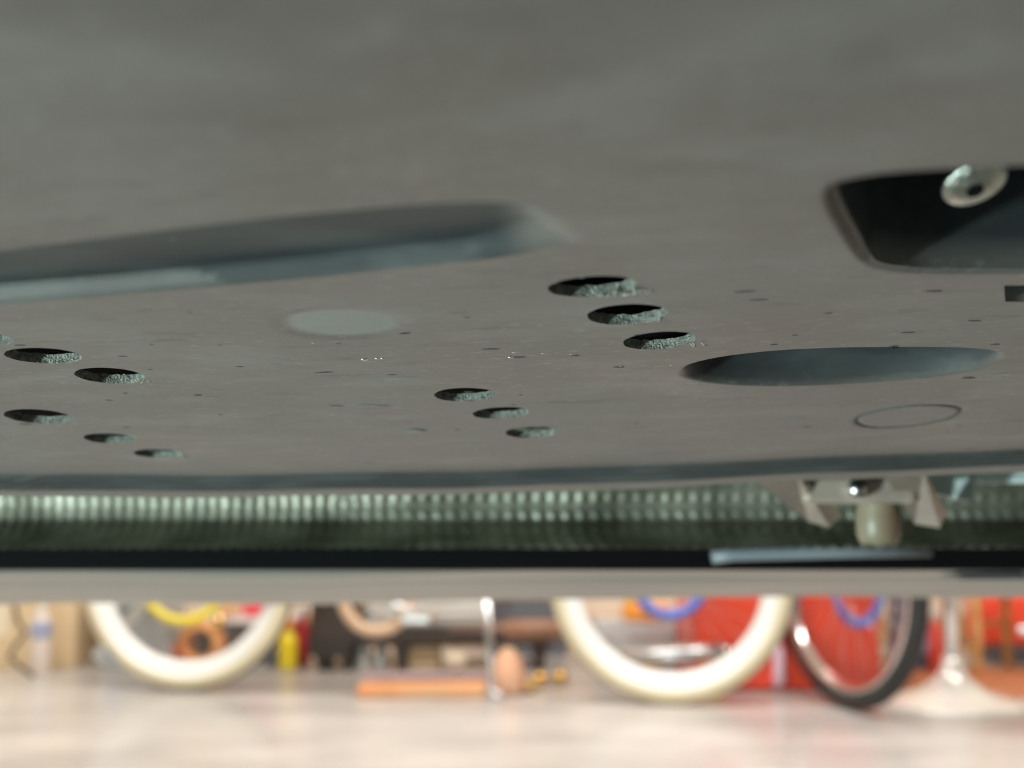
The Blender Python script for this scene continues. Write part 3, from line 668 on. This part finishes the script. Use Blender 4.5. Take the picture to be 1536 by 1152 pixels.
c = Vector((at(385, 915, a.y+.08).x + .01, a.y+.10, top)); t = thing('case', c, 'small red case standing on the low shelf beside the peach ball', 'case')
MB().box((0, 0, .055), (.105, .10, .110), .008).build('body', mat('crimson_plastic', (0.85, 0.06, 0.09), 0.4, noise=.05), t)
MB().box((0, 0, .118), (.108, .103, .016), .005).build('lid', M['pale_grey'], t)
# yellow bottle
t = thing('bottle', floor_at(432, 1004), 'yellow squeeze bottle with an orange cap beside the dark bench', 'bottle')
MB().lathe([(0, 0), (.028, 0), (.031, .006), (.031, .085), (.027, .105), (.014, .120), (.014, .128)], 28).build('body', mat('bright_yellow', (0.95, 0.74, 0.03), 0.35), t)
MB().lathe([(.015, .126), (.0165, .128), (.0165, .152), (.008, .160), (.006, .178), (0, .178)], 20).build('cap', M['orange'], t)
t = thing('bottle', floor_at(450, 1000) + Vector((0, .05, 0)), 'crimson bottle standing right behind the yellow bottle', 'bottle')
MB().lathe([(0, 0), (.022, 0), (.024, .006), (.024, .12), (.010, .15), (.010, .165)], 24).build('body', mat('crimson_glass', (0.62, 0.05, 0.06), 0.3), t)
MB().lathe([(.011, .163), (.0115, .165), (.0115, .19), (0, .192)], 16).build('cap', M['slate'], t)
box_thing('battery', 396, 420, 1000, 0.05, 0.05, M['dark_grey'], 'small dark block on the floor left of the yellow bottle', 'battery', lambda t, W, D, h: MB().lathe([(0, 0), (.006, 0), (.006, .006), (0, .006)], 10, (W*.25, 0, h)).build('terminal', M['silver'], t))

# dark low bench: thick left end, long low beam, splayed feet
def bench():
    y0 = floor_at(470, 1008).y; xL = at(462, 950, y0).x; xR = at(832, 960, y0).x; W = xR - xL
    t = thing('bench', ((xL+xR)/2, y0 + .13, 0), 'dark brown low wooden bench with thick end block behind the bicycle', 'bench')
    X0 = -W/2
    MB().prism([(X0, .05), (X0+.01, .24), (X0+.03, .30), (X0+.15, .30), (X0+.155, .14), (X0+.13, .045)], 'Y', -.13, .13).build('end_block', M['dark_wood'], t)
    MB().box((0.05, 0, .105), (W-.10, .24, .045), .006).build('beam', M['dark_wood'], t)
    MB().prism([(X0+.45, .128), (X0+.47, .13), (X0+.62, .133), (X0+.80, .120), (X0+.80, .10)], 'Y', -.10, .10).build('side_rail', M['brown'], t)
    for x in (X0+.04, X0+.12, X0+.30, W/2-.05):
        for s in (-1, 1): MB().prism([(x-.028, .09), (x+.028, .09), (x+.012, 0), (x-.012, 0)], 'Y', s*.09-.015, s*.09+.015).build('leg', M['dark_wood'], t)
    return t, y0, X0
bt, by, bX = bench()
# grey cushion on the bench
a = at(548, 950, by+.1); b2 = at(735, 950, by+.1)
t = thing('cushion', ((a.x+b2.x)/2, by+.14, .1275), 'pale grey cushion lying on the dark bench', 'cushion')
MB().box((0, 0, .055), (b2.x-a.x, .20, .11), .035, seg=5).build('pad', M['pale_grey'], t, smooth=True)
MB().tube([(-(b2.x-a.x)/2+.02, -.101, .055), (0, -.103, .055), ((b2.x-a.x)/2-.02, -.101, .055)], .005, 8).build('piping', M['white_rim'], t)
# rolled tan tape ring standing on the bench end
# jars under the bench
for i, (px, m, l) in enumerate([(547, 'pale_grey', 'pale grey jar under the dark bench, nearest the thick end block'), (573, 'silver', 'silvery jar under the dark bench, second from the end block')]):
    t = thing('jar', floor_at(px, 1002) + Vector((0, -.02, 0)), l, 'jar')
    MB().lathe([(0, 0), (.022, 0), (.025, .005), (.025, .05), (.018, .064), (.018, .070)], 24).build('glass', M[m], t)
    MB().lathe([(.019, .066), (.020, .068), (.020, .080), (0, .082)], 20).build('lid', M['grey_plastic'], t)
box_thing('wooden_crate', 612, 660, 1004, 0.075, 0.10, M['cardboard'], 'small light wooden block under the middle of the dark bench', 'crate', lambda t, W, D, h: [MB().box((0, -D/2-.003, h*k), (W*.98, .006, h*.26), .001).build('slat', M['cardboard'], t) for k in (.18, .5, .82)])
ball_thing('ball', 682, 1006, 0.042, mat('cream_ball', (0.78, 0.66, 0.50), .5), 'cream ball under the right half of the dark bench', 'ball', flat=.85)
# lilac and terracotta boards lying on the floor
a = floor_at(535, 1022); b2 = floor_at(725, 1018)
t = thing('plank', ((a.x+b2.x)/2+.03, a.y+.0, 0), 'lilac grey plank on the floor in front of the dark bench', 'plank', 0.02)
MB().box((0, 0, .012), (.42, .09, .022), .003).build('board', mat('lilac_board', (0.50, 0.38, 0.40), .6, noise=.2), t)
a = floor_at(535, 1047); b2 = floor_at(728, 1047)
t = thing('plank', ((a.x+b2.x)/2, a.y+.05, 0), 'bright orange terracotta plank on the floor left of the kickstand', 'plank', 0.04)
MB().box((0, 0, .016), (b2.x-a.x, .10, .030), .005).build('board', M['terracotta'], t)
# peach cloth bag
t = thing('bag', floor_at(762, 1046) + Vector((0, .06, 0)), 'peach coloured cloth bag on the floor right of the kickstand', 'bag')
MB().lathe([(0, 0), (.048, .002), (.054, .02), (.050, .06), (.038, .10), (.020, .122), (.010, .128)], 28).build('sack', M['peach'], t)
MB().torus(.0165, circ(.004, 8), 'Z', 24, c=(0, 0, .124)).build('drawstring', M['cardboard'], t)
# brass bells
for px, py, lab in ((810, 1031, 'left brass ball of the pair beside the peach bag'), (840, 1028, 'right brass ball of the pair, nearest the middle wheel')):
    ball_thing('brass_ball', px, py, 0.024, M['brass'], lab, 'ball')
t = thing('brass_ball', floor_at(795, 1040), 'smaller dull brass ball nearest the peach bag', 'ball')
MB().ball((0, 0, .02), .02).build('shell', mat('dull_brass', (.75, .52, .22), .35, .8), t)
# dark box + brown roll behind (px 770-850)
t = box_thing('toolbox', 735, 850, 984, 0.26, 0.16, M['dark_grey'], 'dark grey toolbox behind the peach bag and brass balls', 'toolbox', lambda t, W, D, h: (MB().box((0, 0, h*.8), (W+.008, D+.008, .03), .004).build('lid', M['brown'], t), MB().tube([(-W*.25, 0, h), (-W*.2, 0, h+.035), (W*.2, 0, h+.035), (W*.25, 0, h)], .008, 8).build('handle', M['chrome'], t)))
t = thing('log', at(812, 972, 3.72) * 1.0, 'brown round log lying on the end of the dark bench', 'log')
t.location.z = .128 + .030
mb = MB(); mb.tube([(-.11, 0, 0), (0, 0, .002), (.10, 0, 0)], [.030, .031, .028], 20); mb.build('trunk', M['brown'], t)
mb = MB(); mb.tube([(.1002, 0, 0), (.103, 0, 0)], .024, 20); mb.build('cut_face', M['peach'], t)
# orange lamp and yellow block seen through the middle wheel, silver pipe
def on_stack(): pass
t = box_thing('crate', 895, 1015, 1012, 0.16, 0.22, M['grey_plastic'], 'grey crate seen through the middle wheel, orange case on top', 'crate', lambda t, W, D, h: [MB().box((0, -D/2-.003, h*k), (W*.9, .008, .012), .003).build('rib', M['pale_grey'], t) for k in (.25, .5, .75)])
cy = t.location.y; ch = .16
c = at(958, 938, cy-.05)
t = thing('case', (c.x+.03, cy, ch), 'orange plastic case lying on the grey crate behind the middle wheel', 'case')
MB().box((0, 0, .028), (.15, .12, .056), .014, seg=3).build('body', mat('vivid_orange', (0.95, 0.38, 0.03), .35, noise=.05), t)
MB().box((0, -.062, .034), (.03, .008, .018), .003).build('latch', M['dark_grey'], t)
t = thing('can', (c.x-.02, cy, ch+.056), 'small mustard yellow can standing on the orange case', 'can')
MB().lathe([(0, 0), (.020, 0), (.021, .003), (.021, .055), (.018, .06), (0, .06)], 24).build('body', mat('mustard', (.62, .54, .16), .4), t)
MB().lathe([(0, .06), (.012, .06), (.012, .068), (0, .068)], 14).build('lid', M['silver'], t)
t = thing('pipe', at(1050, 976, 3.33), 'silver pipe on two wooden blocks in front of the red cabinet', 'pipe')
t.location = (at(1040, 976, 3.43).x, 3.43, .125)
mb = MB(); mb.tube([(-.20, 0, -.01), (.0, 0, .0), (.085, 0, .006)], [.026, .026, .024], 22); mb.build('tube', M['silver'], t)
mb = MB(); mb.ball((.088, 0, .006), .020); mb.build('end_cap', M['chrome'], t)
for s, q in ((-.13, 'left'), (.05, 'right')):
    u = thing('wooden_block', (t.location.x+s, 3.43, 0), 'pale wooden block under the %s end of the silver pipe' % q, 'block')
    MB().box((0, 0, .047), (.05, .05, .094), .003).build('block', M['wood'], u)

# chrome pedestals (bar stools): base, post, seat
def stool(px, pyc, r, label):
    c = floor_at(px, pyc); t = thing('bar_stool', c, label, 'stool')
    MB().lathe([(0, 0), (r, 0), (r, .006), (r*.97, .011), (r*.75, .020), (r*.45, .040), (r*.22, .075), (r*.14, .11), (r*.12, .13), (0, .13)], 56).build('base', M['pale_chrome'], t)
    MB().lathe([(.021, .12), (.021, .62)], 28).build('post', M['chrome'], t)
    MB().lathe([(.025, .34), (.032, .345), (.032, .365), (.025, .37)], 28).build('collar', M['silver'], t)
    MB().torus(.15, circ(.010, 10), 'Z', 40, c=(0, 0, .22+.10)).tube([(-.15, 0, .32), (.15, 0, .32)], .007, 8).build('footrest', M['chrome'], t)
    MB().lathe([(0, .62), (.16, .62), (.18, .64), (.185, .67), (.17, .70), (0, .715)], 40).build('seat', M['black_rubber'], t)
M['pale_chrome'] = mat('satin_cream_enamel', (0.86, 0.82, 0.77), 0.18, 0.25, noise=0.04)
stool(1430, 1056, 0.19, 'chrome bar stool with a round cream trumpet base at the right')
# wooden chair with turned legs and a red cushion box
def chair():
    c = floor_at(1500, 1018); t = thing('wooden_chair', (at(1538, 900, 3.86).x, 3.86, 0), 'small honey pine child chair with turned legs behind the chrome stool', 'chair', 0.78); t.scale = (.65, .65, .65)
    lp = [(.014, 0), (.019, .02), (.024, .06), (.015, .09), (.021, .11), (.026, .18), (.021, .26), (.015, .28), (.022, .30), (.022, .43)]
    for x, y in ((-.19, -.17), (.19, -.17), (-.17, .17), (.17, .17)):
        MB().lathe(lp, 16, (x, y, 0)).build('leg', M['wood'], t)
    for z, y in ((.15, -.17), (.24, .17)): MB().tube([(-.18, y, z), (0, y, z), (.18, y, z)], [.009, .014, .009], 10).build('stretcher', M['wood'], t)
    MB().box((0, 0, .445), (.44, .42, .03), .012).build('seat', M['wood'], t)
    for x in (-.17, -.06, .06, .17): MB().tube([(x, .19, .455), (x*1.1, .25, .85)], .011, 8).build('spindle', M['wood'], t)
    MB().box((0, .255, .87), (.46, .025, .09), .008).build('top_rail', M['wood'], t)
chair()
c = floor_at(1508, 1000)
t = thing('fuel_can', (1.72, 4.22, 0), 'red fuel can on a dark tray behind the pine chair', 'can')
MB().box((0, 0, .03), (.16, .14, .058), .006).build('tray', M['dark_grey'], t)
MB().box((0, 0, .14), (.24, .15, .17), .02, seg=3).build('body', M['red'], t)
MB().tube([(-.06, 0, .25), (-.055, 0, .29), (.04, 0, .29), (.06, 0, .25)], .009, 10).build('handle', M['red'], t)
MB().lathe([(.018, .245), (.018, .275), (0, .277)], 16, (-.09, 0, 0)).build('cap', M['dark_grey'], t)
t = thing('post', (1.703, 4.42, 0), 'straight pine post standing behind the chrome stool post', 'post')
MB().box((0, 0, .40), (.062, .05, .80), .004).build('shaft', M['wood'], t)
MB().box((0, 0, .008), (.10, .09, .016), .003).build('foot', M['wood'], t)
t = thing('post', floor_at(1340, 1010) + Vector((0, .30, 0)), 'pale pine post between the black tyred wheel and the red cabinet', 'post')
MB().box((0, 0, .40), (.09, .05, .80), .004).build('shaft', mat('pale_pine', (0.80, 0.56, 0.26), .5, noise=.15), t)
MB().box((0, 0, .008), (.13, .09, .016), .003).build('foot', M['wood'], t)
# slate toolbox stack and extinguisher
t = box_thing('toolbox', 1352, 1398, 1008, 0.30, 0.14, M['slate'], 'slate blue upright toolbox between black tyre and chrome stool', 'toolbox', lambda t, W, D, h: (MB().box((0, -D/2-.004, h*.30), (W*.8, .01, h*.22), .004).build('drawer', mat('lavender_blue', (.42, .50, .72), .4), t), MB().box((0, -D/2-.004, h*.62), (W*.85, .01, h*.25), .004).build('drawer', M['dark_grey'], t)))
t = thing('bottle', floor_at(1405, 1012), 'slim red bottle left of the chrome stool post', 'bottle')
MB().lathe([(0, 0), (.020, 0), (.022, .004), (.022, .13), (.010, .16), (.010, .175)], 24).build('body', M['red_dull'], t)
MB().lathe([(.011, .173), (.012, .175), (.012, .20), (0, .202)], 16).build('cap', M['grey_plastic'], t)
# terracotta mat under right clutter
a = floor_at(1335, 1052)
t = thing('floor_mat', (1.62, 3.72, 0), 'thin terracotta floor mat under the right clutter', 'mat')
MB().box((0, 0, .003), (1.1, .55, .006), .002).build('mat_body', mat('terracotta_mat', (.66, .26, .12), .7, noise=.2), t)
